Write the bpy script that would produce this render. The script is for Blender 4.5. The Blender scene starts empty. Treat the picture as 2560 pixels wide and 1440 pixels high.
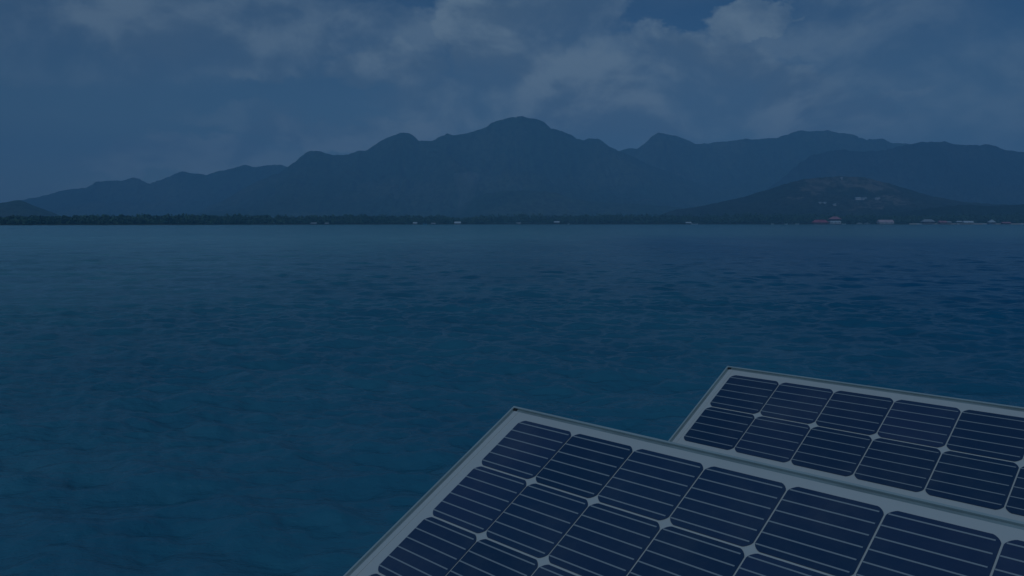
import bpy, math, random
import numpy as np
from mathutils import Vector, Matrix
from mathutils.bvhtree import BVHTree

random.seed(7)
rng = np.random.default_rng(11)
sc = bpy.context.scene
COL = sc.collection

# ------------------------------------------------------------------ camera
F_PX = 2000.0                       # focal length in photo pixels (photo 2560 x 1440)
HORIZON = 558.5
PITCH = math.atan((720 - HORIZON) / F_PX)
CAM_H = 1.30
cam_d = bpy.data.cameras.new('camera')
cam_d.sensor_width = 36.0
cam_d.lens = 36.0 * F_PX / 2560.0
cam_d.clip_start = 0.05
cam_d.clip_end = 40000
cam = bpy.data.objects.new('camera', cam_d)
COL.objects.link(cam)
cam.location = (0, 0, CAM_H)
cam.rotation_euler = (math.pi / 2 - PITCH, 0, 0)
sc.camera = cam

SP, CP = math.sin(PITCH), math.cos(PITCH)
def cv2w(p):
    """camera axes (right, down, forward) to world axes"""
    x, y, z = p
    return Vector((x, z * CP - y * SP, -y * CP - z * SP))
def ray(px, py):
    return cv2w((px - 1280.0, py - 720.0, F_PX)).normalized()
def at(px, py, Y):
    d = ray(px, py)
    return Vector((0, 0, CAM_H)) + d * (Y / d.y)

# ------------------------------------------------------------------ sky, sun, exposure
SUN_EL, SUN_AZ = math.radians(45), math.radians(196)     # azimuth clockwise from +Y
w = bpy.data.worlds.new("World")
sc.world = w
w.use_nodes = True
NT = w.node_tree
NT.nodes.clear()
def N(nt, t, **kw):
    n = nt.nodes.new(t)
    for k, v in kw.items():
        setattr(n, k, v)
    return n
def L(nt, a, b):
    nt.links.new(a, b)
def mth(nt, op, a, b=None, c=None, clamp=False):
    n = N(nt, 'ShaderNodeMath', operation=op)
    n.use_clamp = clamp
    for i, v in enumerate((a, b, c)):
        if v is None:
            continue
        if isinstance(v, (int, float)):
            n.inputs[i].default_value = v
        else:
            L(nt, v, n.inputs[i])
    return n.outputs[0]
def vmth(nt, op, a, b=None):
    n = N(nt, 'ShaderNodeVectorMath', operation=op)
    for i, v in enumerate((a, b)):
        if v is None:
            continue
        if isinstance(v, (tuple, list, Vector)):
            n.inputs[i].default_value = tuple(v)
        else:
            L(nt, v, n.inputs[i])
    return n
def smooth(nt, x, lo, hi, a=0.0, b=1.0):
    n = N(nt, 'ShaderNodeMapRange', interpolation_type='SMOOTHSTEP')
    L(nt, x, n.inputs[0])
    for i, v in ((1, lo), (2, hi), (3, a), (4, b)):
        n.inputs[i].default_value = v
    return n.outputs[0]
def mixc(nt, f, a, b):
    n = N(nt, 'ShaderNodeMix', data_type='RGBA')
    if isinstance(f, (int, float)):
        n.inputs[0].default_value = f
    else:
        L(nt, f, n.inputs[0])
    for i, v in ((6, a), (7, b)):
        if isinstance(v, (tuple, list)):
            n.inputs[i].default_value = (*v[:3], 1)
        else:
            L(nt, v, n.inputs[i])
    return n.outputs[2]
def noise(nt, vec, scale, detail=5, rough=0.55, dist=0.0):
    n = N(nt, 'ShaderNodeTexNoise')
    n.inputs['Scale'].default_value = scale
    n.inputs['Detail'].default_value = detail
    n.inputs['Roughness'].default_value = rough
    n.inputs['Distortion'].default_value = dist
    if vec is not None:
        L(nt, vec, n.inputs['Vector'])
    return n

sky = N(NT, 'ShaderNodeTexSky', sky_type='NISHITA')
sky.sun_disc = False
sky.sun_elevation = SUN_EL
sky.sun_rotation = SUN_AZ
sky.air_density = 1.0
sky.dust_density = 0.6
sky.ozone_density = 2.0
tc = N(NT, 'ShaderNodeTexCoord')
dirv = tc.outputs['Generated']
flat = N(NT, 'ShaderNodeMapping'); L(NT, dirv, flat.inputs[0]); flat.inputs['Scale'].default_value = (1, 1, 1.6); flat.inputs['Rotation'].default_value = (0, 0.3, 0)
fl = flat.outputs[0]
nz1 = noise(NT, fl, 7, 6, 0.62)
off = vmth(NT, 'SUBTRACT', nz1.outputs['Color'], (0.5, 0.5, 0.5))
offs = N(NT, 'ShaderNodeVectorMath', operation='SCALE'); L(NT, off.outputs[0], offs.inputs[0]); offs.inputs['Scale'].default_value = 0.085
nz2 = noise(NT, fl, 30, 6, 0.62)
off2 = vmth(NT, 'SUBTRACT', nz2.outputs['Color'], (0.5, 0.5, 0.5))
offs2 = N(NT, 'ShaderNodeVectorMath', operation='SCALE'); L(NT, off2.outputs[0], offs2.inputs[0]); offs2.inputs['Scale'].default_value = 0.040
wd0 = vmth(NT, 'ADD', dirv, offs.outputs[0])
wd = vmth(NT, 'ADD', wd0.outputs[0], offs2.outputs[0]).outputs[0]
# cumulus banks of this sky: direction, half width, half height (photo pixels), opacity, edge softness
CLOUDS = [
 (230, 10, 620, 125, .66, 1.0), (900, 85, 420, 48, .66, .7), (640, 160, 90, 45, .6, .5), (240, 170, 240, 34, .30, .9),
 (960, 165, 150, 62, .88, .4), (1235, 90, 140, 110, 1.0, .35), (1420, 30, 150, 50, .95, .3), (1560, 150, 350, 80, .98, .35),
 (1880, 50, 90, 42, .9, .3), (2040, 100, 160, 46, .60, .6), (2170, 60, 220, 90, .50, .6), (900, 340, 290, 46, .92, .45),
 (480, 395, 250, 44, .70, .6), (1270, 250, 300, 95, .85, .5), (1720, 270, 450, 80, .92, .6), (2230, 250, 420, 130, .50, .7),
 (1870, 190, 60, 24, .9, .4), (1750, 215, 330, 60, .9, .5), (1998, 42, 18, 8, 1.0, .3), (2230, 225, 90, 14, .8, .5), (640, 300, 180, 22, .35, .8), (60, 470, 260, 34, .5, .7),
 (1450, 330, 130, 40, .7, .6), (2100, 300, 200, 30, .7, .6)]
acc = None
for (px, py, rx, ry, op, sf) in CLOUDS:
    d = ray(px, py)
    rgt = d.cross(Vector((0, 0, 1))).normalized(); upv = rgt.cross(d).normalized()
    df = vmth(NT, 'SUBTRACT', wd, tuple(d)).outputs[0]
    dx = vmth(NT, 'DOT_PRODUCT', df, tuple(rgt * (F_PX / rx))).outputs['Value']
    dy = vmth(NT, 'DOT_PRODUCT', df, tuple(upv * (F_PX / ry))).outputs['Value']
    dz = vmth(NT, 'DOT_PRODUCT', df, tuple(d * 1.2)).outputs['Value']
    r2 = mth(NT, 'ADD', mth(NT, 'MULTIPLY', dx, dx), mth(NT, 'MULTIPLY', dy, dy))
    r2 = mth(NT, 'ADD', r2, mth(NT, 'MULTIPLY', dz, dz))
    m = smooth(NT, r2, 1.0 + sf, 1.0 - sf, 0.0, op)
    acc = m if acc is None else mth(NT, 'MAXIMUM', acc, m)
# broken cloud everywhere else: noise on a flat cloud deck seen in perspective
sep = N(NT, 'ShaderNodeSeparateXYZ'); L(NT, dirv, sep.inputs[0])
zz = mth(NT, 'ADD', mth(NT, 'MAXIMUM', sep.outputs[2], 0.0), 0.12)
deck = N(NT, 'ShaderNodeCombineXYZ')
L(NT, mth(NT, 'DIVIDE', sep.outputs[0], zz), deck.inputs[0])
L(NT, mth(NT, 'DIVIDE', sep.outputs[1], zz), deck.inputs[1])
nd = noise(NT, deck.outputs[0], 1.1, 7, 0.6, 0.3)
deckm = smooth(NT, nd.outputs['Fac'], 0.44, 0.72, 0.0, 0.75)
front = smooth(NT, sep.outputs[1], 0.55, 0.8, 1.0, 0.18)
deckm = mth(NT, 'MULTIPLY', deckm, front)
mask = mth(NT, 'MAXIMUM', acc, deckm)
nb = noise(NT, fl, 6, 7, 0.60, 0.3)
body = smooth(NT, nb.outputs['Fac'], 0.33, 0.60, 0.55, 1.10)
mask = mth(NT, 'MULTIPLY', mask, body, clamp=True)
# clouds: white crowns lit from above, grey-blue undersides and hollows
upn = noise(NT, vmth(NT, 'ADD', fl, (0.0, 0.0, 0.055)).outputs[0], 6, 5, 0.58, 0.3)
rel = mth(NT, 'SUBTRACT', nb.outputs['Fac'], upn.outputs['Fac'])
lit = smooth(NT, rel, -0.10, 0.12)
ccol = mixc(NT, lit, (5.6, 6.3, 6.9), (10.2, 10.2, 9.6))
low = smooth(NT, sep.outputs[2], 0.25, 0.03, 0.0, 0.65)
skyt = mixc(NT, low, sky.outputs[0], (6.7, 8.0, 8.0))   # pale air near the horizon
fin = mixc(NT, mask, skyt, ccol)
bg = N(NT, 'ShaderNodeBackground')
bg.inputs['Strength'].default_value = 0.080
L(NT, fin, bg.inputs['Color'])
wo = N(NT, 'ShaderNodeOutputWorld')
L(NT, bg.outputs[0], wo.inputs['Surface'])

sd = bpy.data.lights.new('sun', 'SUN')
sd.energy = 2.4
sd.angle = math.radians(0.6)
sd.color = (1.0, 0.965, 0.91)
sun = bpy.data.objects.new('sun', sd)
COL.objects.link(sun)
sdir = Vector((math.sin(SUN_AZ) * math.cos(SUN_EL), math.cos(SUN_AZ) * math.cos(SUN_EL), math.sin(SUN_EL)))
sun.rotation_euler = sdir.to_track_quat('Z', 'Y').to_euler()
sun.location = sdir * 50

vs = sc.view_settings
vs.view_transform = 'Standard'
vs.look = 'None'
vs.gamma = 1.0
vs.use_curve_mapping = False
vs.exposure = -2.08
vs.use_white_balance = True
vs.white_balance_temperature = 4500
vs.white_balance_tint = 0

sc.cycles.max_bounces = 5
sc.cycles.diffuse_bounces = 2
sc.cycles.glossy_bounces = 2
sc.cycles.transmission_bounces = 2
sc.cycles.transparent_max_bounces = 6
sc.cycles.volume_bounces = 1
sc.cycles.sample_clamp_direct = 2.5
sc.cycles.caustics_reflective = False
sc.cycles.caustics_refractive = False

# ------------------------------------------------------------------ helpers
def tag(o, label=None, cat=None, group=None, kind=None):
    if label: o['label'] = label
    if cat: o['category'] = cat
    if group: o['group'] = group
    if kind: o['kind'] = kind
    return o
def link(name, me, parent=None, loc=(0, 0, 0)):
    o = bpy.data.objects.new(name, me)
    COL.objects.link(o)
    o.location = loc
    if parent is not None:
        o.parent = parent
    return o
def empty(name, loc, rz=0.0):
    o = bpy.data.objects.new(name, None)
    COL.objects.link(o)
    o.location = loc
    o.rotation_euler = (0, 0, rz)
    o.empty_display_size = 0.3
    return o
def grid_mesh(name, V, nr, nc, mat, smooth_=True):
    """V: (nr*nc,3) array in row-major order"""
    idx = np.arange(nr * nc).reshape(nr, nc)
    q = np.stack([idx[:-1, :-1], idx[:-1, 1:], idx[1:, 1:], idx[1:, :-1]], -1).reshape(-1, 4)
    return raw_mesh(name, V, q, mat, smooth_)
def raw_mesh(name, V, q, mat, smooth_=False):
    me = bpy.data.meshes.new(name)
    n = q.shape[1]
    me.vertices.add(len(V)); me.vertices.foreach_set('co', np.asarray(V, np.float32).ravel())
    me.loops.add(q.size); me.loops.foreach_set('vertex_index', q.astype(np.int32).ravel())
    me.polygons.add(len(q)); me.polygons.foreach_set('loop_start', np.arange(0, q.size, n, dtype=np.int32))
    me.polygons.foreach_set('loop_total', np.full(len(q), n, np.int32))
    me.polygons.foreach_set('use_smooth', np.full(len(q), smooth_, bool))
    me.update(calc_edges=True)
    me.materials.append(mat)
    return me
class MB:
    """collects convex pieces into one mesh"""
    def __init__(s): s.v = []; s.f = []; s.m = []
    def add(s, vs_, fs, mi=0):
        b = len(s.v); s.v += [tuple(v) for v in vs_]; s.f += [tuple(b + i for i in f) for f in fs]; s.m += [mi] * len(fs)
    def box(s, x0, x1, y0, y1, z0, z1, mi=0):
        s.add([(x0, y0, z0), (x1, y0, z0), (x1, y1, z0), (x0, y1, z0), (x0, y0, z1), (x1, y0, z1), (x1, y1, z1), (x0, y1, z1)],
              [(0, 3, 2, 1), (4, 5, 6, 7), (0, 1, 5, 4), (1, 2, 6, 5), (2, 3, 7, 6), (3, 0, 4, 7)], mi)
    def bar(s, a, b, r, n=6, r2=None, mi=0):
        a, b = Vector(a), Vector(b); d = (b - a).normalized()
        u = d.cross(Vector((0, 0, 1)));  u = u.normalized() if u.length > 1e-4 else Vector((1, 0, 0)); v = d.cross(u)
        r2 = r if r2 is None else r2
        ring = lambda c, rr: [c + (u * math.cos(t) + v * math.sin(t)) * rr for t in [2 * math.pi * k / n for k in range(n)]]
        s.add(ring(a, r) + ring(b, r2), [(k, (k + 1) % n, n + (k + 1) % n, n + k) for k in range(n)] + [tuple(range(n - 1, -1, -1)), tuple(range(n, 2 * n))], mi)
    def mesh(s, name, mats):
        me = bpy.data.meshes.new(name)
        me.from_pydata(s.v, [], s.f)
        for m in (mats if isinstance(mats, (list, tuple)) else [mats]): me.materials.append(m)
        me.polygons.foreach_set('material_index', s.m)
        me.update()
        return me
    def build(s, name, mats, parent=None, loc=(0, 0, 0)):
        return link(name, s.mesh(name, mats), parent, loc)

def vnoise(x, y, seed=0):
    xi = np.floor(x).astype(np.int64); yi = np.floor(y).astype(np.int64)
    xf = x - xi; yf = y - yi
    def h(a, b):
        n = (a * 374761393 + b * 668265263 + seed * 1442695041) & 0xffffffff
        n = ((n ^ (n >> 13)) * 1274126177) & 0xffffffff
        return ((n ^ (n >> 16)) & 0xffff) / 65535.0
    sx = xf * xf * (3 - 2 * xf); sy = yf * yf * (3 - 2 * yf)
    return (h(xi, yi) * (1 - sx) + h(xi + 1, yi) * sx) * (1 - sy) + (h(xi, yi + 1) * (1 - sx) + h(xi + 1, yi + 1) * sx) * sy
def fbm(x, y, oct_=5, seed=0, ridged=False):
    s = np.zeros_like(x); a = 1.0; t = 0.0
    for k in range(oct_):
        n = vnoise(x * 2 ** k + 17.3 * k, y * 2 ** k - 9.1 * k, seed + k)
        if ridged: n = 1 - np.abs(2 * n - 1)
        s += a * n; t += a; a *= 0.5
    return s / t

def material(name, base, rough=0.7, metal=0.0, spec=None, coat=0.0, coat_rough=0.05, var=0.0, vscale=3.0, coord='Object'):
    m = bpy.data.materials.new(name); m.use_nodes = True
    nt = m.node_tree; b = nt.nodes['Principled BSDF']
    b.inputs['Base Color'].default_value = (*base, 1)
    b.inputs['Roughness'].default_value = rough
    b.inputs['Metallic'].default_value = metal
    if spec is not None: b.inputs['Specular IOR Level'].default_value = spec
    b.inputs['Coat Weight'].default_value = coat
    b.inputs['Coat Roughness'].default_value = coat_rough
    if var:
        t = N(nt, 'ShaderNodeTexCoord')
        n = noise(nt, t.outputs[coord], vscale, 6, 0.6)
        c = mixc(nt, smooth(nt, n.outputs['Fac'], 0.3, 0.7), tuple(x * (1 - var) for x in base), tuple(min(1, x * (1 + var)) for x in base))
        L(nt, c, b.inputs['Base Color'])
    return m

# ------------------------------------------------------------------ water
def water_material():
    m = bpy.data.materials.new('water'); m.use_nodes = True
    nt = m.node_tree; b = nt.nodes['Principled BSDF']
    geo = N(nt, 'ShaderNodeNewGeometry')
    pos = geo.outputs['Position']
    # shallow turquoise over sand, with painted sky sheen, against deeper blue water, in broad drifting patches
    mp = N(nt, 'ShaderNodeMapping'); L(nt, pos, mp.inputs[0]); mp.inputs['Scale'].default_value = (0.05, 0.022, 1)
    n1 = noise(nt, mp.outputs[0], 1.0, 4, 0.5)
    sx = N(nt, 'ShaderNodeSeparateXYZ'); L(nt, pos, sx.inputs[0])
    # the bottom drops away towards the right of the array
    depth = mth(nt, 'ADD', mth(nt, 'MULTIPLY', sx.outputs[0], 0.15), mth(nt, 'MULTIPLY', sx.outputs[1], -0.012))
    depth = mth(nt, 'ADD', depth, mth(nt, 'MULTIPLY', n1.outputs['Fac'], 1.0))
    deep = smooth(nt, depth, 0.45, 1.7)
    teal = mixc(nt, deep, WATER_SHALLOW, WATER_DEEP)
    xl_ = mth(nt, 'MINIMUM', mth(nt, 'MAXIMUM', mth(nt, 'MULTIPLY', sx.outputs[0], -0.045), -0.45), 0.4)
    shoal_sheen = mth(nt, 'ADD', smooth(nt, sx.outputs[1], 10, 110, 0.0, 1.25), xl_)  # paler shoreward and leftward: shallows plus sky sheen put into the colour
    shoal_sheen = mth(nt, 'ADD', shoal_sheen, mth(nt, 'MULTIPLY', n1.outputs['Fac'], 0.5))
    teal = mixc(nt, smooth(nt, shoal_sheen, 0.15, 1.6), teal, WATER_SAND_SHEEN)
    n2 = noise(nt, pos, 0.35, 5, 0.6)
    teal = mixc(nt, smooth(nt, n2.outputs['Fac'], 0.35, 0.7, 0.0, 0.35), teal, tuple(c * 0.7 for c in WATER_DEEP))
    L(nt, teal, b.inputs['Base Color'])
    b.inputs['Roughness'].default_value = 0.12
    b.inputs['IOR'].default_value = 1.33
    b.inputs['Specular IOR Level'].default_value = 0.5
    # small wind ripples
    mp2 = N(nt, 'ShaderNodeMapping'); L(nt, pos, mp2.inputs[0]); mp2.inputs['Rotation'].default_value = (0, 0, 0.16); mp2.inputs['Scale'].default_value = (5.0, 9.0, 1)
    n3 = noise(nt, mp2.outputs[0], 1.0, 7, 0.62, 0.25)
    mp3 = N(nt, 'ShaderNodeMapping'); L(nt, pos, mp3.inputs[0]); mp3.inputs['Rotation'].default_value = (0, 0, -0.25); mp3.inputs['Scale'].default_value = (22, 38, 1)
    n4 = noise(nt, mp3.outputs[0], 1.0, 4, 0.6, 0.15)
    gust = noise(nt, mp.outputs[0], 3.0, 3, 0.5)
    g = smooth(nt, gust.outputs['Fac'], 0.35, 0.65, 0.55, 1.1)
    b1 = N(nt, 'ShaderNodeBump'); b1.inputs['Distance'].default_value = 0.026; L(nt, g, b1.inputs['Strength']); L(nt, n3.outputs['Fac'], b1.inputs['Height'])
    b2 = N(nt, 'ShaderNodeBump'); b2.inputs['Distance'].default_value = 0.009; b2.inputs['Strength'].default_value = 0.7; L(nt, n4.outputs['Fac'], b2.inputs['Height'])
    L(nt, b1.outputs[0], b2.inputs['Normal'])
    L(nt, b2.outputs[0], b.inputs['Normal'])
    return m
WATER_SAND_SHEEN = (0.21, 0.42, 0.41)  # shallows tint with the sky's sheen painted in
WATER_SHALLOW = (0.070, 0.182, 0.248)
WATER_DEEP = (0.028, 0.115, 0.222)

def water():
    r = [0.6]
    while r[-1] < 2.6: r.append(r[-1] + 0.03)
    while r[-1] < 8.0: r.append(r[-1] + 0.015)
    while r[-1] < 14: r.append(r[-1] + .03)
    while r[-1] < 90: r.append(r[-1] * 1.0050)
    while r[-1] < 4500: r.append(r[-1] * 1.05)
    r[-1] = 4500
    r = np.array(r)
    front_ = np.radians(np.concatenate([np.arange(-85, -37, 0.4), np.arange(-37, 37.01, 0.11), np.arange(37.4, 85, 0.4)]))
    rest = np.radians(np.arange(87, 274, 3.0))
    th = np.concatenate([front_, rest, [front_[0] + 2 * math.pi]])
    dth = np.gradient(th)
    Rr, T = np.meshgrid(r, th, indexing='ij')
    X = Rr * np.sin(T); Y = Rr * np.cos(T)
    sp = np.maximum(np.gradient(r)[:, None] * np.ones_like(T), Rr * dth[None, :])
    Z = np.zeros_like(X)
    K = 150
    lam = np.exp(rng.uniform(math.log(0.07), math.log(1.7), K))
    ang = rng.normal(0, 0.62, K) + math.radians(78)      # mean travel direction, crests run left-right
    ph = rng.uniform(0, 6.283, K)
    slope = 0.0255 * np.interp(lam, [.07, .18, .5, .8, 1.7], [.65, .9, 1.1, .50, .28]) * rng.uniform(.6, 1.4, K)
    NL = 9                                               # a few longer, slanting swells
    lam[:NL] = rng.uniform(1.5, 3.6, NL); ang[:NL] = rng.normal(math.radians(112), .2, NL); slope[:NL] = .009
    gust = 0.65 + 0.7 * fbm(X / 9.0, Y / 14.0, 3, 5)
    for k in range(K):
        kx, ky = 2 * math.pi / lam[k] * math.cos(ang[k]), 2 * math.pi / lam[k] * math.sin(ang[k])
        a = slope[k] * lam[k] / (2 * math.pi) * 1.4
        fade = np.clip((lam[k] / sp - 2.5) / 3.0, 0, 1)
        p = kx * X + ky * Y + ph[k]
        s = np.sin(p)
        Z += a * fade * (s + 0.25 * np.cos(2 * p)) * (gust if lam[k] < 1.2 else 1)
    V = np.stack([X, Y, Z], -1).reshape(-1, 3)
    me = grid_mesh('water', V, len(r), len(th), MATW)
    return tag(link('water', me), kind='structure')
MATW = water_material()
water()

# ------------------------------------------------------------------ terrain
def forest_material(name, base, dry, rock, sc_=0.004, rock_at=None):
    m = bpy.data.materials.new(name); m.use_nodes = True
    nt = m.node_tree; b = nt.nodes['Principled BSDF']
    geo = N(nt, 'ShaderNodeNewGeometry'); pos = geo.outputs['Position']
    n1 = noise(nt, pos, sc_, 7, 0.62)
    c = mixc(nt, smooth(nt, n1.outputs['Fac'], 0.40, 0.68), base, dry)
    n2 = noise(nt, pos, sc_ * 2.3, 8, 0.68)
    c = mixc(nt, smooth(nt, n2.outputs['Fac'], 0.60, 0.72, 0, 0.7), c, rock)
    n4 = noise(nt, pos, sc_ * 14, 4, 0.7)
    c = mixc(nt, smooth(nt, n4.outputs['Fac'], 0.42, 0.62, 0, 0.75), c, tuple(x * 0.4 for x in base))
    if rock_at:
        acc_ = None
        wv = N(nt, 'ShaderNodeVectorMath', operation='SCALE'); L(nt, vmth(nt, 'SUBTRACT', noise(nt, pos, 0.018, 5, .65).outputs['Color'], (.5, .5, .5)).outputs[0], wv.inputs[0]); wv.inputs['Scale'].default_value = 80
        wp = vmth(nt, 'ADD', pos, wv.outputs[0]).outputs[0]
        for (cx, cz, rx, rz) in rock_at:
            d = vmth(nt, 'MULTIPLY', vmth(nt, 'SUBTRACT', wp, (cx, 0, cz)).outputs[0], (1 / rx, 0, 1 / rz)).outputs[0]
            ln = vmth(nt, 'LENGTH', d).outputs['Value']
            mm = smooth(nt, ln, 1.1, 0.6)
            acc_ = mm if acc_ is None else mth(nt, 'MAXIMUM', acc_, mm)
        n3 = noise(nt, pos, 0.035, 6, 0.7)
        acc_ = mth(nt, 'MULTIPLY', acc_, smooth(nt, n3.outputs['Fac'], 0.36, 0.56))
        c = mixc(nt, acc_, c, ROCK_BARE)
    L(nt, c, b.inputs['Base Color'])
    b.inputs['Roughness'].default_value = 0.95
    b.inputs['Specular IOR Level'].default_value = 0.1
    bp = N(nt, 'ShaderNodeBump'); bp.inputs['Distance'].default_value = 6; bp.inputs['Strength'].default_value = 0.7
    L(nt, n4.outputs['Fac'], bp.inputs['Height']); L(nt, bp.outputs[0], b.inputs['Normal'])
    return m
ROCK_BARE = (0.15, 0.135, 0.105)
FOREST = (0.045, 0.078, 0.045)
def ridge(name, prof, Y0, depth, mat, step=3, rows=90, carve=0.75, seed=1, jag=1.2, nscale=250.0):
    px = np.arange(prof[0][0], prof[-1][0] + 1, step, dtype=float)
    py = np.interp(px, [p[0] for p in prof], [p[1] for p in prof])
    k = np.array([1, 4, 1]) / 6.0
    pys = np.convolve(np.pad(py, 1, mode='edge'), k, 'valid')
    pys += (fbm(px / 22.0, px * 0 + seed, 5, seed, True) - 0.6) * 2 * jag * 2.6
    tx = (px - 1280) / F_PX
    H = np.maximum((HORIZON - pys) / F_PX * Y0 + CAM_H, 0.5)      # (small-angle camera pitch is ignored: < 1 %)
    ty = CP - (pys - 720) / F_PX * SP
    H = CAM_H + (-(pys - 720) * CP - F_PX * SP) / (F_PX * ty) * Y0
    t = np.linspace(-1, 1, rows)
    t = np.sign(t) * np.abs(t) ** 1.25
    TT, PX = np.meshgrid(t, px, indexing='ij')
    YY = Y0 + TT * depth
    crestX = tx / CP * Y0
    XX = np.broadcast_to((tx / (CP - (pys - 720) / F_PX * SP) * Y0)[None, :], TT.shape) * (1 + 0.55 * TT * depth / Y0)
    a = np.abs(TT)
    base = (1 - a) ** 1.35 * 0.55 + (1 - a ** 1.6) * 0.45
    sp_ = fbm(XX / nscale + TT * 0.5, YY / (nscale * 2.6) + seed * 3.1, 5, seed, True)
    cut = (1 - sp_) * carve * np.minimum(a * 3.0, 1.0) * (1.2 - a)
    fine = (fbm(XX / (nscale * .14), YY / (nscale * .14), 4, seed + 9, True) - 1) * 0.10 * np.minimum(a * 4, 1)
    ZZ = H[None, :] * np.clip(base * (1 - cut * 1.25) + fine, -0.05, 1) - 2.0 * a ** 4
    V = np.stack([XX, YY, ZZ], -1).reshape(-1, 3)
    me = grid_mesh(name, V, rows, len(px), mat)
    return tag(link(name, me), kind='structure')

MF_FAR = forest_material('forest_mountain', FOREST, (0.095, 0.115, 0.065), (0.22, 0.18, 0.14), 0.0036)
MF_NEAR = forest_material('forest_foothill', (0.036, 0.058, 0.040), (0.060, 0.074, 0.050), (0.11, 0.10, 0.08), 0.007,
     rock_at=[(at(2120, 462, 1680).x, at(2120, 462, 1680).z, 97, 17), (at(2020, 474, 1640).x, at(2020, 474, 1640).z, 38, 10),
              (at(2220, 500, 1500).x, at(2220, 500, 1500).z, 84, 4), (at(2010, 492, 1520).x, at(2010, 492, 1520).z, 20, 4), (at(2180, 515, 1440).x, at(2180, 515, 1440).z, 60, 4)])
MF_DARKER = forest_material('forest_near_mountain', (0.024, 0.044, 0.040), (0.055, 0.070, 0.055), (0.11, 0.10, 0.08), 0.005)
MF_DARK = forest_material('forest_shore_slope', (0.022, 0.042, 0.017), (0.034, 0.052, 0.022), (0.05, 0.055, 0.03), 0.012)

ridge('mountain_range', [(-400, 556), (-100, 520), (20, 506), (75, 496), (120, 485), (170, 475), (215, 467), (245, 453), (300, 452), (330, 445), (347, 444), (372, 461), (400, 451), (430, 437),
   (455, 428), (490, 432), (512, 437), (560, 425), (615, 411), (640, 417), (690, 411), (724, 416), (780, 405), (850, 430), (1000, 470), (1200, 540)], 3900, 640, MF_FAR, seed=3)
ridge('mountain_range', [(430, 556), (560, 500), (640, 455), (700, 430), (724, 414), (745, 398), (762, 382), (780, 375), (798, 376), (812, 380), (832, 385), (868, 385), (895, 376), (912, 376), (935, 362), (960, 346), (985, 336), (1002, 331),
   (1025, 333), (1040, 344), (1050, 352), (1080, 351), (1100, 341), (1116, 334), (1130, 337), (1170, 330), (1210, 318), (1225, 308), (1240, 302), (1280, 291), (1305, 288), (1322, 292), (1340, 294), (1360, 305), (1375, 318), (1420, 332),
   (1440, 343), (1457, 349), (1470, 346), (1485, 345), (1500, 348), (1520, 362), (1550, 378), (1600, 400), (1700, 440), (1800, 480), (1900, 520), (1960, 552)], 3180, 880, MF_FAR, seed=8, carve=0.8)
ridge('mountain_range', [(1400, 470), (1480, 410), (1550, 376), (1575, 369), (1597, 368), (1612, 356), (1630, 340), (1645, 333), (1680, 335), (1700, 341), (1722, 348), (1740, 358), (1770, 357), (1800, 353), (1840, 348), (1866, 344), (1880, 347),
   (1940, 345), (1965, 336), (1990, 326), (2025, 326), (2060, 326), (2080, 326), (2095, 331), (2130, 336), (2165, 347), (2190, 347), (2205, 345), (2225, 355), (2270, 358), (2300, 357), (2400, 372), (2600, 400), (2900, 470), (3100, 550)], 3600, 760, MF_FAR, seed=15, carve=0.8)
ridge('mountain_range', [(1780, 545), (1880, 500), (1950, 450), (1995, 410), (2030, 385), (2090, 372), (2150, 378), (2200, 376), (2250, 364), (2300, 354), (2342, 354), (2362, 352), (2380, 358), (2430, 359), (2470, 361), (2495, 366), (2520, 375), (2560, 378),
   (2700, 395), (2900, 430), (3300, 520), (3500, 555)], 2850, 600, MF_DARKER, seed=22, carve=0.8, nscale=190)
ridge('low_hill', [(-260, 540), (-120, 515), (-30, 508), (20, 504), (48, 499), (62, 503), (80, 512), (110, 523), (145, 537), (175, 552)], 1900, 260, MF_FAR, seed=31, step=2, rows=36, nscale=95, jag=.6)
ridge('foothill', [(1090, 552), (1170, 505), (1215, 482), (1260, 476), (1320, 474), (1390, 480), (1440, 497), (1500, 505), (1560, 508), (1640, 512), (1720, 520), (1800, 545)], 2350, 380, MF_FAR, seed=41, step=3, nscale=115, rows=50, jag=.7)
hill = ridge('foothill', [(1600, 552), (1690, 524), (1740, 517), (1780, 509), (1850, 494), (1880, 486), (1920, 474), (1960, 461), (2010, 447), (2060, 443), (2110, 440), (2160, 443), (2210, 455), (2260, 470), (2330, 490), (2400, 503), (2480, 510), (2600, 515), (2900, 530), (3100, 552)],
      1680, 380, MF_NEAR, seed=47, step=2, nscale=110, rows=90, carve=.42, jag=.7)
ridge('foothill', [(2150, 552), (2240, 532), (2300, 524), (2360, 515), (2420, 511), (2480, 514), (2540, 512), (2600, 508), (2800, 510), (3000, 552)], 1390, 170, MF_DARK, seed=53, step=2, nscale=90, rows=50, jag=.8)

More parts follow.
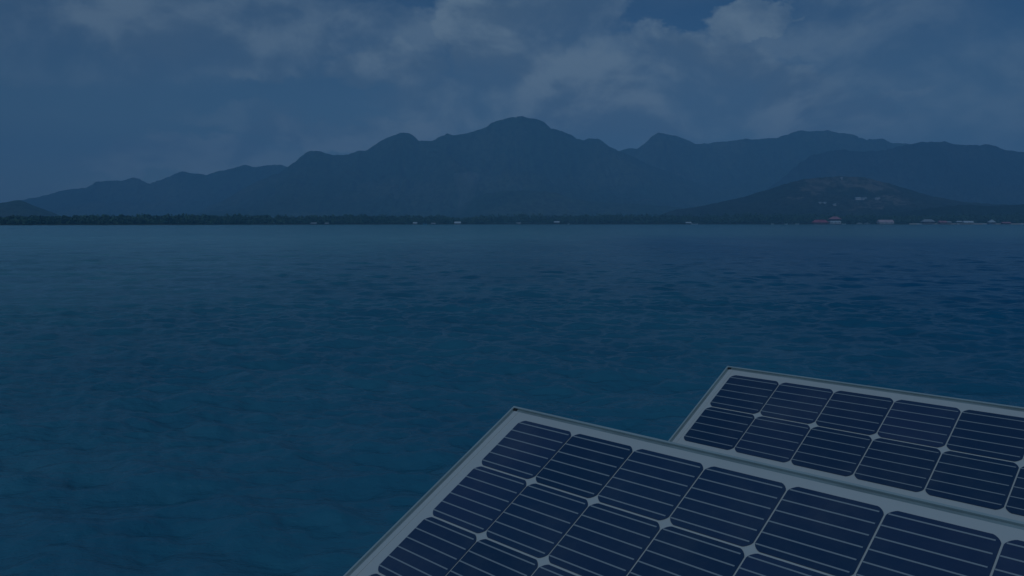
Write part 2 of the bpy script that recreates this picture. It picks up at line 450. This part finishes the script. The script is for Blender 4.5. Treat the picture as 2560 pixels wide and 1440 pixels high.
# shoreline curve: distance of the water's edge for each photo column
def shoreY(px): return np.interp(px, [-1500, -300, 0, 300, 660, 1320, 2000, 2560, 3200, 4500], [420, 520, 580, 680, 830, 1130, 1090, 1050, 1030, 1000])
def land():
    px = np.arange(-3600, 6200, 12, dtype=float)
    ys = shoreY(px) + (fbm(px / 60, px * 0 + 2.2, 4, 3) - .5) * 26
    xs = (px - 1280) / F_PX * ys
    rows_ = [(-4, -0.6), (0, 0.05), (6, 0.7), (40, 1.2), (160, 1.6), (600, 1.6), (1400, 1.6), (2400, 1.6), (3500, 1.6)]
    V = []
    for dy, z in rows_:
        yy = ys + dy
        V.append(np.stack([np.clip(xs * (1 + dy / ys * 1.0), -4600, 4600), yy, z + (fbm(xs / 20, yy / 20, 3, 6) - .5) * (0.3 if dy < 100 else 0.8)], -1))
    V = np.concatenate(V)
    m = forest_material('shore_ground', (0.05, 0.065, 0.03), (0.08, 0.08, 0.045), (0.16, 0.14, 0.10), 0.02)
    tag(link('land', grid_mesh('land', V, len(rows_), len(px), m)), kind='structure')
    # pale beach in front of the village at the right
    bx = np.arange(2270, 2620, 4, dtype=float)
    by = shoreY(bx) - 7 + (fbm(bx / 9, bx * 0 + .7, 3, 4) - .5) * 3
    Vb = []
    for dy, z in [(-4, -0.25), (0, 0.12), (5, 0.8), (14, 1.35)]:
        Vb.append(np.stack([(bx - 1280) / F_PX * (by + dy), by + dy, z + 0 * bx], -1))
    tag(link('beach', grid_mesh('beach', np.concatenate(Vb), 4, len(bx), material('sand', (0.42, 0.36, 0.28), .9, var=.25, vscale=.2))), kind='structure')
land()

# ------------------------------------------------------------------ shore forest (one mass seen from a kilometre away)
def forest():
    V = []; Q = []
    tops = lambda p: np.interp(p, [-400, 0, 60, 150, 215, 228, 245, 300, 420, 660, 720, 860, 1000, 1100, 1135, 1165, 1220, 1330, 1400, 1500, 1700, 1900, 2100, 2200, 2300, 2420, 2560, 3000],
                                  [540, 543, 541, 541, 539, 534.5, 539, 538, 537, 537.5, 540, 537, 538, 538, 545, 544, 537, 535, 537, 536, 536, 534, 536, 537, 538, 536, 533, 531])
    P = rng.uniform(-330, 2900, 2600)
    allv = []
    for i, p in enumerate(P):
        back = rng.random() ** 0.8
        ys = shoreY(p) + 4 + back * 95
        x = (p - 1280) / F_PX * ys
        top = (HORIZON - tops(p)) / F_PX * ys + CAM_H
        h = top * (0.60 + 0.40 * back + rng.normal(0, 0.075)) if rng.random() > .05 else top * rng.uniform(1.0, 1.17)
        rw = rng.uniform(2.6, 6.0) * (ys / 1000) ** .3
        n = 64
        # leaf clumps spread through an uneven crown reaching down to the ground
        d = rng.normal(size=(n, 3)); d /= np.linalg.norm(d, axis=1)[:, None]
        rad = rng.uniform(.45, 1.0, n) ** .6
        lob = 1 + .35 * np.sin(3 * np.arctan2(d[:, 1], d[:, 0]) + i) * (d[:, 2] > 0)
        cz = h * .56; hz = h * .44
        c = np.stack([x + d[:, 0] * rad * rw * lob, ys + d[:, 1] * rad * rw * lob, cz + d[:, 2] * rad * hz], -1)
        s = rng.uniform(.5, 1.35, n)
        a = rng.normal(size=(n, 3)); a /= np.linalg.norm(a, axis=1)[:, None]
        b = np.cross(a, rng.normal(size=(n, 3))); b /= np.linalg.norm(b, axis=1)[:, None]
        q = np.stack([c - a * s[:, None], c - b * s[:, None] * .7, c + a * s[:, None], c + b * s[:, None] * .7], 1)
        allv.append(q.reshape(-1, 3))
    V = np.concatenate(allv)
    q = np.arange(len(V)).reshape(-1, 4)
    m = bpy.data.materials.new('shore_foliage'); m.use_nodes = True
    nt = m.node_tree; b = nt.nodes['Principled BSDF']
    pos = N(nt, 'ShaderNodeNewGeometry').outputs['Position']
    c = mixc(nt, smooth(nt, noise(nt, pos, .045, 4, .6).outputs['Fac'], .35, .65), (0.055, 0.105, 0.060), (0.095, 0.145, 0.075))
    c = mixc(nt, smooth(nt, noise(nt, pos, .3, 3, .6).outputs['Fac'], .4, .65, 0, .6), c, (0.030, 0.060, 0.035))
    L(nt, c, b.inputs['Base Color']); b.inputs['Roughness'].default_value = .8; b.inputs['Specular IOR Level'].default_value = .2
    o = link('shore_forest', raw_mesh('shore_forest', V, q, m))
    tag(o, 'dense dark green tree belt along the far shoreline', 'forest', kind='stuff')
forest()

# ------------------------------------------------------------------ buildings on the far shore
M_RED = material('red_roof_sheet', (0.30, 0.085, 0.10), .7, var=.25, vscale=.3)
M_BROWNRED = material('faded_red_roof', (0.33, 0.15, 0.16), .75, var=.2, vscale=.3)
M_GREYROOF = material('grey_roof_sheet', (0.30, 0.31, 0.31), .6, var=.2, vscale=.3)
M_WHITEROOF = material('pale_roof_sheet', (0.50, 0.52, 0.52), .5, var=.12, vscale=.3)
M_PINKROOF = material('pinkish_roof_sheet', (0.46, 0.34, 0.33), .6, var=.2, vscale=.3)
M_WALLD = material('dark_timber_wall', (0.07, 0.055, 0.045), .85, var=.3, vscale=.6)
M_WALLW = material('whitewashed_wall', (0.50, 0.49, 0.48), .85, var=.1, vscale=.5)
M_WOOD = material('weathered_timber', (0.18, 0.15, 0.12), .85, var=.3, vscale=.8)
M_OPEN = material('dark_opening', (0.02, 0.022, 0.025), .4)
M_BOATW = material('white_boat_paint', (0.62, 0.64, 0.64), .35)
M_BOATB = material('blue_boat_paint', (0.10, 0.22, 0.35), .4)

def roof_mesh(w_, d_, zb, zt, over, kind='gable', ridge_in=0.0):
    mb = MB(); x, y = w_ / 2 + over, d_ / 2 + over; t = .18
    for k, dz in enumerate((0, -t)):
        if kind == 'gable':
            pts = [(-x, -y, zb + dz), (x, -y, zb + dz), (x, y, zb + dz), (-x, y, zb + dz), (-x, 0, zt + dz), (x, 0, zt + dz)]
            fs = [(0, 1, 5, 4), (2, 3, 4, 5)]
            if k: fs += [(0, 4, 3), (1, 2, 5)]
        else:
            xi = x - ridge_in
            pts = [(-x, -y, zb + dz), (x, -y, zb + dz), (x, y, zb + dz), (-x, y, zb + dz), (-xi, 0, zt + dz), (xi, 0, zt + dz)]
            fs = [(0, 1, 5, 4), (2, 3, 4, 5), (3, 0, 4), (1, 2, 5)]
        mb.add(pts, fs)
    return mb
def house(px0, px1, roof_top, roof_bot, wallm, roofm, label, kind='gable', rz=0.0, base_py=None, dep=7.0, floor=1.0, name='stilt_house', cat='house', open_=False, Yoff=-10, windows=2, group=None):
    pc = (px0 + px1) / 2; Y = float(shoreY(pc)) + Yoff
    s = Y / F_PX
    w_ = (px1 - px0) * s * .94
    zt = (HORIZON - roof_top) * s + CAM_H; zb = (HORIZON - roof_bot) * s + CAM_H
    r = empty(name, ((pc - 1280) * s, Y, 0), rz)
    tag(r, label, cat, group)
    ri = min(w_ * .3, dep * .45)
    roof_mesh(w_, dep, zb, zt, .5, kind, ri).build('roof', roofm, r)
    fl = min(floor, zb - 1.2)
    for sx in (-1, 0, 1):
        for sy in (-1, 1):
            p = MB(); p.bar((sx * (w_ / 2 - .4), sy * (dep / 2 - .4), -1.2), (sx * (w_ / 2 - .4), sy * (dep / 2 - .4), fl if not open_ else zb), .16); p.build('stilt', M_WOOD if not open_ else wallm, r)
    p = MB(); p.box(-w_ / 2 - .6, w_ / 2 + .6, -dep / 2 - .6, dep / 2 + .6, fl - .2, fl); p.build('deck', M_WOOD, r)
    if not open_:
        p = MB(); p.box(-w_ / 2, w_ / 2, -dep / 2, dep / 2, fl + .002, zb + .02)
        wl = p.build('wall', wallm, r)
        if zb - fl > 1.6:
            for k in range(windows):
                cx = -w_ / 2 + w_ * (k + .5) / windows
                q = MB(); q.box(cx - .55, cx + .55, -dep / 2 - .04, -dep / 2 + .05, fl + (zb - fl) * .35, fl + (zb - fl) * .8); q.build('window', M_OPEN, r)
            q = MB(); q.box(w_ * .02 - .4, w_ * .02 + .4, -dep / 2 - .05, -dep / 2 + .06, fl + .01, fl + min(2, (zb - fl) * .85)); q.build('door', M_WOOD, r)
    return r
GH = 'waterside buildings on the far shore'
house(2028, 2067, 549.5, 556, M_WALLD, M_RED, 'long low waterside building with a bright red roof, beside the two-tier pavilion', 'hip', windows=4, group=GH)
# two-tier pavilion
pv = house(2070, 2098, 549.2, 554.6, M_WALLW, M_WHITEROOF, 'two-tier pavilion with a faded red upper roof over a pale lower roof', 'hip', windows=3, name='pavilion', cat='pavilion', group=GH)
sY = (float(shoreY(2084)) - 10) / F_PX
p = MB(); hw = 6.4; zt_ = (HORIZON - 547.5) * sY + CAM_H; p.box(-hw, hw, -2.6, 2.6, (HORIZON - 551) * sY + CAM_H, zt_); p.build('upper_wall', M_WALLD, pv)
roof_mesh(14.5, 7.5, (HORIZON - 547.8) * sY + CAM_H, (HORIZON - 541.5) * sY + CAM_H, .6, 'hip', 5.0).build('upper_roof', M_BROWNRED, pv)
hW = house(2190, 2230, 549.5, 556, M_WALLW, M_PINKROOF, 'white walled house with a pinkish grey roof standing alone at the waterline', 'gable', rz=.12, windows=3, group=GH)
house(2301, 2331, 548.5, 554, M_WALLD, M_GREYROOF, 'dark timber boathouse with a wide grey roof right of the white house', 'hip', windows=3, group=GH)
house(2343, 2361, 552, 556, M_WALLD, M_BROWNRED, 'low hut with a dark red roof next to the grey roofed boathouse', 'gable', windows=2, group=GH)
house(2363, 2373, 553.2, 556, M_WALLD, M_GREYROOF, 'tiny grey roofed hut just right of the dark red hut', 'gable', windows=1, dep=4, group=GH)
house(2388, 2400, 552.6, 555, M_WOOD, M_WHITEROOF, 'small open shelter with a pale roof left of the long white canopy', 'gable', dep=4, open_=True, group=GH)
house(2404, 2428, 552.4, 556.4, M_WOOD, M_WHITEROOF, 'open shed on posts under a long bright white roof', 'gable', dep=6, open_=True, group=GH)
house(2464, 2486, 548.8, 555.5, M_WALLD, M_WHITEROOF, 'steep gabled hut with one bright sloping roof edge above the beach', 'gable', rz=1.15, dep=8, group=GH)
house(2500, 2521, 555, 557.8, M_WALLD, M_BROWNRED, 'lowest brown roofed hut at the right end of the village', 'gable', dep=5, windows=1, group=GH)
GL = 'lone huts along the wooded shore'
house(780, 793, 556.2, 558.8, M_WALLD, M_GREYROOF, 'leftmost grey roofed hut at the foot of the tree belt', dep=4, group=GL, Yoff=-6, windows=1)
house(815, 823, 556.6, 558.8, M_WALLD, M_GREYROOF, 'tiny hut right of the leftmost grey roofed hut', dep=3.5, group=GL, Yoff=-6, windows=1)
house(1034, 1043, 555.5, 558.4, M_WALLD, M_WHITEROOF, 'small pale roofed hut left of the white roofed boathouse', dep=4, group=GL, Yoff=-6, windows=1)
house(1079, 1089, 557, 559.2, M_WALLD, M_GREYROOF, 'low grey hut between two pale roofed huts', dep=4, group=GL, Yoff=-6, windows=1)
house(1137, 1152, 554.0, 558.2, M_WALLD, M_WHITEROOF, 'boathouse with a bright white roof on dark stilts below the smoke', dep=5.5, group=GL, Yoff=-9, windows=1, name='boathouse')
house(1292, 1301, 556.2, 558.6, M_WALLD, M_GREYROOF, 'small grey hut right of the white roofed boathouse', dep=4, group=GL, Yoff=-6, windows=1)
house(1385, 1398, 553.0, 556.0, M_WOOD, M_WHITEROOF, 'open shelter with a thin pale roof among the trees at mid shore', dep=5, open_=True, group=GL, Yoff=-4)
house(1713, 1726, 554.8, 557.4, M_WOOD, M_WHITEROOF, 'open shelter with a pale roof beside a moored white boat', dep=4.5, open_=True, group=GL, Yoff=-9)

# boats along the shore
def boat(px, length, label, Yoff=-22, rz=0.0, rig=False, hullm=None, canopy=False):
    Y = float(shoreY(px)) + Yoff
    r = empty('outrigger_boat' if rig else 'small_boat', ((px - 1280) * Y / F_PX, Y, 0), rz)
    tag(r, label, 'boat', 'boats moored along the far shore')
    mb = MB(); n = 10; sec = []
    for k in range(n + 1):
        t = k / n * 2 - 1; hwid = .75 * (1 - abs(t) ** 2.6) + .03; sheer = .62 + .55 * t * t
        x = t * length / 2
        sec.append([(x, -hwid, sheer), (x, -hwid * .7, .05 + .1 * t * t), (x, 0, -.22 + .3 * t ** 4), (x, hwid * .7, .05 + .1 * t * t), (x, hwid, sheer), (x, hwid * .8, sheer - .02), (x, 0, .12 + .3 * t ** 4), (x, -hwid * .8, sheer - .02)])
    m = len(sec[0]); vs_ = [p_ for s_ in sec for p_ in s_]
    fs = [(k * m + j, k * m + (j + 1) % m, (k + 1) * m + (j + 1) % m, (k + 1) * m + j) for k in range(n) for j in range(m)]
    fs += [tuple(range(m - 1, -1, -1)), tuple(n * m + j for j in range(m))]
    mb.add(vs_, fs)
    mb.build('hull', hullm or M_BOATW, r)
    if rig:
        for bx in (-length * .2, length * .2):
            q = MB(); pts = [(bx, 3.4 * t, .15 + 1.75 * (1 - t * t)) for t in [-1 + k / 5 for k in range(11)]]
            for a_, b_ in zip(pts, pts[1:]): q.bar(a_, b_, .16)
            q.build('outrigger_boom', M_BOATW, r)
        for sy in (-1, 1):
            q = MB(); q.bar((-length * .4, sy * 3.4, .12), (length * .4, sy * 3.4, .12), .17); q.build('outrigger_float', M_BOATW, r)
    if canopy:
        q = MB(); q.box(-length * .2, length * .2, -.75, .75, 1.85, 1.95)
        q.build('canopy', M_WHITEROOF, r)
        for sx in (-1, 1):
            for sy in (-1, 1):
                q = MB(); q.bar((sx * length * .18, sy * .6, .5), (sx * length * .18, sy * .6, 1.86), .05); q.build('canopy_post', M_WOOD, r)
    return r
boat(2146, 9, 'largest white outrigger boat, its arched booms between the pavilion and the white house', rz=1.35, rig=True, Yoff=-16)
boat(2165, 6.5, 'smaller white outrigger boat just left of the white house', rz=1.2, rig=True, Yoff=-14)
boat(2107, 6, 'low white boat beside the right corner of the pavilion', rz=.2)
boat(1735, 9, 'white boat moored in front of the pale roofed shelter', rz=.1, canopy=True)
boat(1929, 4.5, 'tiny white boat furthest left of the village boats', rz=.5)
boat(1963, 4, 'tiny white boat second from the left before the village', rz=-.4)
boat(1991, 5.5, 'white boat left of the long red roofed building', rz=.3)
boat(2296, 7, 'pale boat drawn up left of the grey roofed boathouse', rz=.1)
boat(2393, 4, 'small white boat below the open shelter with a pale roof', rz=.4)
boat(2458, 5, 'white boat at the foot of the steep gabled hut', rz=-.2)
boat(2472, 4, 'blue boat just right of the white one by the steep gabled hut', rz=.3, hullm=M_BOATB)
boat(2555, 6.5, 'white boat at the right edge of the picture', rz=.05)
boat(1421, 5, 'small boat by the shelter at mid shore', rz=1.0, canopy=True)
boat(1063, 5, 'dark blue boat between the two huts left of the boathouse', hullm=M_BOATB)

# houses on the foothill
dg = bpy.context.evaluated_depsgraph_get()
bv = BVHTree.FromPolygons([v.co.copy() for v in hill.data.vertices], [tuple(p_.vertices) for p_ in hill.data.polygons])
def hillhouse(px, py, wid, label, roofm, wallm=M_WALLW, rz=0.0, dep=8):
    hit = bv.ray_cast(Vector((0, 0, CAM_H)), ray(px, py))
    if hit[0] is None: return
    r = empty('hillside_house', (hit[0].x, hit[0].y, hit[0].z), rz); tag(r, label, 'house', 'houses on the foothill')
    p = MB(); wid *= .62; dep = 6; p.box(-wid / 2, wid / 2, -dep / 2, dep / 2, -3, 1.6); p.build('wall', wallm, r)
    roof_mesh(wid, dep, 1.6, 2.7, .4).build('roof', roofm, r)
    for k in (-.25, .25):
        p = MB(); p.box(wid * k - .6, wid * k + .6, -dep / 2 - .05, -dep / 2 + .05, .4, 1.2); p.build('window', M_OPEN, r)
hillhouse(2145, 496.5, 16, 'long white house on the foothill, left one of the bright pair', M_WHITEROOF)
hillhouse(2160, 497.5, 14, 'long white house on the foothill, right one of the bright pair', M_WHITEROOF, rz=.2)
hillhouse(2193, 497, 15, 'pale house right of the bright pair on the foothill', M_GREYROOF)
hillhouse(2050, 508.5, 6, 'small white house low on the foothill above the red roof', M_WHITEROOF)
hillhouse(2061, 508.5, 6, 'small white house just right of its twin above the red roof', M_WHITEROOF, rz=.4)
hillhouse(2086, 513, 7, 'lowest small white house on the foothill above the pavilion', M_WHITEROOF)
hillhouse(2103, 446.5, 5, 'tiny white house near the very top of the foothill', M_WHITEROOF)

# ------------------------------------------------------------------ solar panels
R = np.array([[0.70618443, -0.62065293, 0.34072494], [0.05875193, 0.53093876, 0.84537107], [-0.70558611, -0.57696964, 0.41140524]])
CELL = 0.156
U = cv2w(R[:, 0]); Vd = cv2w(R[:, 1])
U = Vector((U.x, U.y, 0)).normalized()                     # rows are level
ZN = -(U.cross(Vd)).normalized()
YV = ZN.cross(U).normalized()                              # up the slope
M_BACK = material('white_backsheet', (0.60, 0.585, 0.52), .45, coat=.35, coat_rough=.12, var=.03, vscale=2.0)
M_FRAME = material('anodised_aluminium', (0.47, 0.52, 0.48), .40, metal=.15, var=.06, vscale=6.0)
M_GROOVE = material('dark_edge_seal', (0.26, 0.30, 0.29), .6, var=.2, vscale=9.0)
M_RIBBON = material('tinned_ribbon', (0.34, 0.36, 0.36), .5, metal=.0)
M_FLOAT = material('grey_blue_float_plastic', (0.13, 0.20, 0.27), .5, var=.08)
M_STRUT = material('galvanised_strut', (0.45, 0.46, 0.46), .45, metal=.7)
def cell_material():
    m = bpy.data.materials.new('silicon_cell'); m.use_nodes = True
    nt = m.node_tree; b = nt.nodes['Principled BSDF']
    geo = N(nt, 'ShaderNodeNewGeometry')
    oi = N(nt, 'ShaderNodeObjectInfo')
    n1 = noise(nt, geo.outputs['Position'], 3.0, 4, .6)
    c = mixc(nt, smooth(nt, n1.outputs['Fac'], .3, .7), CELL_A, CELL_B)
    c = mixc(nt, mth(nt, 'MULTIPLY', oi.outputs['Random'], .55), c, CELL_C)
    n2 = noise(nt, geo.outputs['Position'], 5, 9, .75)     # a film of dust and dried salt
    c = mixc(nt, smooth(nt, n2.outputs['Fac'], .42, .75, 0, .14), c, (.25, .25, .24))
    L(nt, c, b.inputs['Base Color'])
    b.inputs['Roughness'].default_value = .45
    b.inputs['Coat Weight'].default_value = .9
    n5 = noise(nt, geo.outputs['Position'], 1.6, 3, .5)
    L(nt, smooth(nt, n5.outputs['Fac'], .35, .7, .03, .16), b.inputs['Coat Roughness'])
    b.inputs['Coat IOR'].default_value = 1.45
    b.inputs['Specular IOR Level'].default_value = .3
    return m
CELL_A = (0.048, 0.066, 0.128); CELL_B = (0.034, 0.060, 0.118); CELL_C = (0.012, 0.036, 0.076)
M_CELL = cell_material()

def cell_mesh(bus, pv_):
    """one pseudo-square cell, local metres, centred; ribbons stop short of the right-hand edge"""
    mb = MB(); a = (1.0 - .020) / 2 * CELL; b_ = (pv_ - .029) / 2 * CELL; ch = .085 * CELL
    pts = []
    for (sx, sy) in ((1, 1), (-1, 1), (-1, -1), (1, -1)):
        arc = []
        for k in range(6):
            t = k / 5
            # circular arc of the original round wafer
            px_, py_ = a - ch * (1 - math.cos((1 - t) * math.pi / 2) ** 1.0) if False else a - ch * (t ** 1.35), b_ - ch * ((1 - t) ** 1.35)
            arc.append((sx * px_, sy * py_))
        if sx * sy < 0: arc.reverse()
        pts += arc
    n = len(pts); t = .0012
    mb.add([(x, y, 0) for x, y in pts] + [(x, y, t) for x, y in pts],
           [tuple(range(n, 2 * n)), tuple(range(n - 1, -1, -1))] + [(i, (i + 1) % n, n + (i + 1) % n, n + i) for i in range(n)], 0)
    wd_ = (.0082 if bus == 6 else .0074) * CELL
    for k in range(bus):
        y = b_ - (k + (.42 if bus == 6 else .45)) / bus * 2 * b_ * (1.015 if bus == 6 else 1.0)
        y = max(-b_ + .3 * ch, min(b_ - .3 * ch, y))
        ins = max(0.0, ch - (b_ - abs(y))) * .8
        mb.box(-a + ins + .0005, a * .93 - ins, y - wd_, y + wd_, t - .0003, t + .0004, 1)
    return mb.mesh('solar_cell', [M_CELL, M_RIBBON])
ROT = Matrix((U, YV, ZN)).transposed()

def panel(origin_cv, label, bus, pv_, mL, mT, u0=0.0, mid=0.0):
    """origin: camera-axes position (in cells) of the top left cell corner"""
    o = Vector((0, 0, CAM_H)) + cv2w(origin_cv) * CELL
    root = empty('solar_panel', (o.x, o.y, 0))
    tag(root, label, 'solar panel', 'tilted solar panels floating on the water')
    NU, NV = 10, 6
    eul = ROT.to_euler()
    base = Vector((0, 0, o.z))
    def part(name, mb, mats, sub=None):
        ob = mb.build(name, mats, sub or root)
        if sub is None:
            ob.location = base; ob.rotation_euler = eul
        return ob
    c = CELL
    xl, xr = (u0 - mL) * c, (u0 + NU + mL) * c
    yt, yb = mT * c, -(NV * pv_ + mT + mid) * c
    lip, gr = .022 * c * 1.3, .040 * c
    # frame: outer lip, its walls and bottom flange
    th = .035
    fr = MB()
    fr.box(xl, xr, yt - lip, yt, -th, .0035); fr.box(xl, xr, yb, yb + lip, -th, .0035)
    fr.box(xl, xl + lip, yb + lip, yt - lip, -th, .0035); fr.box(xr - lip, xr, yb + lip, yt - lip, -th, .0035)
    f2 = .03
    fr.box(xl + lip, xr - lip, yt - f2, yt - lip, -th, -th + .002); fr.box(xl + lip, xr - lip, yb + lip, yb + f2, -th, -th + .002)
    part('frame', fr, M_FRAME)
    # seal in the groove between frame and laminate
    g = MB(); e = .0003
    x0, x1, y0, y1 = xl + lip + e, xr - lip - e, yb + lip + e, yt - lip - e
    g.box(x0, x1, y1 - gr, y1, -.008, -.0012); g.box(x0, x1, y0, y0 + gr, -.008, -.0012)
    g.box(x0, x0 + gr, y0 + gr, y1 - gr, -.008, -.0012); g.box(x1 - gr, x1, y0 + gr, y1 - gr, -.008, -.0012)
    part('edge_seal', g, M_GROOVE)
    for (kx, ky) in ((x0, y1), (x1, y1), (x0, y0), (x1, y0)):
        k_ = MB(); s_x = 1 if kx == x0 else -1; s_y = 1 if ky == y0 else -1
        k_.box(min(kx, kx + s_x * gr * 1.6) , max(kx, kx + s_x * gr * 1.6), min(ky, ky + s_y * gr * .9), max(ky, ky + s_y * gr * .9), -.0010, .0016)
        part('corner_key', k_, M_OPEN)
    # laminate with white backsheet
    x0 += gr + e; x1 -= gr + e; y0 += gr + e; y1 -= gr + e
    b = MB(); b.box(x0, x1, y0, y1, -.007, -.0004)
    part('backsheet', b, M_BACK)
    # raised glass border strip along the short sides
    if mL > .15:
        for (a_, b_) in ((x0, x0 + .085 * c), (x1 - .085 * c, x1)):
            s = MB(); s.box(a_, b_, y0 + .001, y1 - .001, -.0003, .0010); part('border_strip', s, M_BACK)
    me = cell_mesh(bus, pv_)
    for j in range(NV):
        for i in range(NU):
            co = bpy.data.objects.new('solar_cell', me); COL.objects.link(co); co.parent = root
            co.rotation_euler = eul
            co.location = base + U * ((u0 + i + .5) * c) + YV * (-((j + .5) * pv_ + (mid if j >= 2 else 0.0)) * c) + ZN * .0002
    # junction box and floating support underneath
    s = MB(); s.box((u0 + NU / 2 - .4) * c, (u0 + NU / 2 + .4) * c, yt - .16, yt - .06, -.03, -.0075); part('junction_box', s, M_GROOVE)
    for fx in (.2, .8):
        X = xl + (xr - xl) * fx
        for (yy, nm) in ((yt - .12, 'rear_strut'), (yb + .12, 'front_strut')):
            p3 = base + U * X + YV * yy - ZN * th
            q = MB(); q.bar((p3.x, p3.y, .10), (p3.x, p3.y, p3.z + .004), .014); q.build(nm, M_STRUT, root)
        s = MB(); s.box(X - .02, X + .02, yb + .05, yt - .05, -th - .03, -th - .001); part('support_rail', s, M_STRUT)
    for yy in (yt - .14, yb + .17):
        q = MB()
        cc = base + U * ((xl + xr) / 2) + YV * yy
        L2 = (xr - xl) / 2 - .12; Hd = Vector((YV.x, YV.y, 0)).normalized()
        for k in range(-2, 3):
            c0 = cc + U * (k * L2 * .4); hl, hw_ = L2 * .2 - .008, .11
            vs_ = []
            for (sc2, z) in ((.93, -.16), (1, -.12), (1, .08), (.9, .12)):
                for (a1, b1) in ((-1, -.8), (-.9, -1), (.9, -1), (1, -.8), (1, .8), (.9, 1), (-.9, 1), (-1, .8)):
                    P_ = Vector((c0.x, c0.y, 0)) + U * (a1 * hl * sc2) + Hd * (b1 * hw_ * sc2); vs_.append((P_.x, P_.y, z))
            q.add(vs_, [(r_ * 8 + i_, r_ * 8 + (i_ + 1) % 8, (r_ + 1) * 8 + (i_ + 1) % 8, (r_ + 1) * 8 + i_) for r_ in range(3) for i_ in range(8)] + [tuple(range(7, -1, -1)), tuple(range(24, 32))])
        q.build('float_row', M_FLOAT, root)
    return root
panel((0.14921036, 1.86064056, 11.31369221), 'nearer solar panel filling the lower right corner, six ribbons across each cell', 6, .972, .322, .197, u0=-.015)
S = 1 / .6888
panel((2.90128249 * S, 1.13757523 * S, 10.52021185 * S), 'farther solar panel, partly hidden behind the nearer one, five ribbons across each cell', 5, .982, .20, .206, u0=-.012, mid=.17)   # wider white band below its second row

# ------------------------------------------------------------------ smoke rising behind the boathouse
def smoke():
    m = bpy.data.materials.new('smoke'); m.use_nodes = True
    nt = m.node_tree; nt.nodes.clear()
    v = N(nt, 'ShaderNodeVolumePrincipled'); v.inputs['Density'].default_value = 0.0045; v.inputs['Color'].default_value = (.85, .88, .92, 1)
    L(nt, v.outputs[0], N(nt, 'ShaderNodeOutputMaterial').inputs['Volume'])
    V = []; nr, nc = 14, 13
    for k in range(nr):
        t = k / (nr - 1); y = float(shoreY(1150)) + 130 + 30 * t
        c = at(1136 + 46 * t + 8 * math.sin(5 * t), 545 - 120 * t ** 1.1, y); r_ = 4 + 18 * t
        if k in (0, nr - 1): r_ = .01
        for j in range(nc):
            a = 2 * math.pi * j / (nc - 1); rr = r_ * (1 + .2 * math.sin(3 * a + 4 * t))
            V.append((c.x + math.cos(a) * rr, c.y + math.sin(a) * rr, c.z))
    tag(link('smoke', grid_mesh('smoke', np.array(V), nr, nc, m)), 'faint column of pale smoke rising behind the tree belt', 'smoke', kind='stuff')

smoke()

# ------------------------------------------------------------------ haze
HAZE = 3.0e-4
hm = bpy.data.materials.new('haze'); hm.use_nodes = True
nt = hm.node_tree; nt.nodes.clear()
v = N(nt, 'ShaderNodeVolumePrincipled')
v.inputs['Density'].default_value = HAZE
v.inputs['Color'].default_value = (0.40, 0.65, 0.98, 1)
v.inputs['Anisotropy'].default_value = -0.3
L(nt, v.outputs[0], N(nt, 'ShaderNodeOutputMaterial').inputs['Volume'])
hb = MB(); hb.box(-4700, 4700, -4700, 4850, -3.2, 470)
tag(hb.build('haze', hm), kind='stuff')
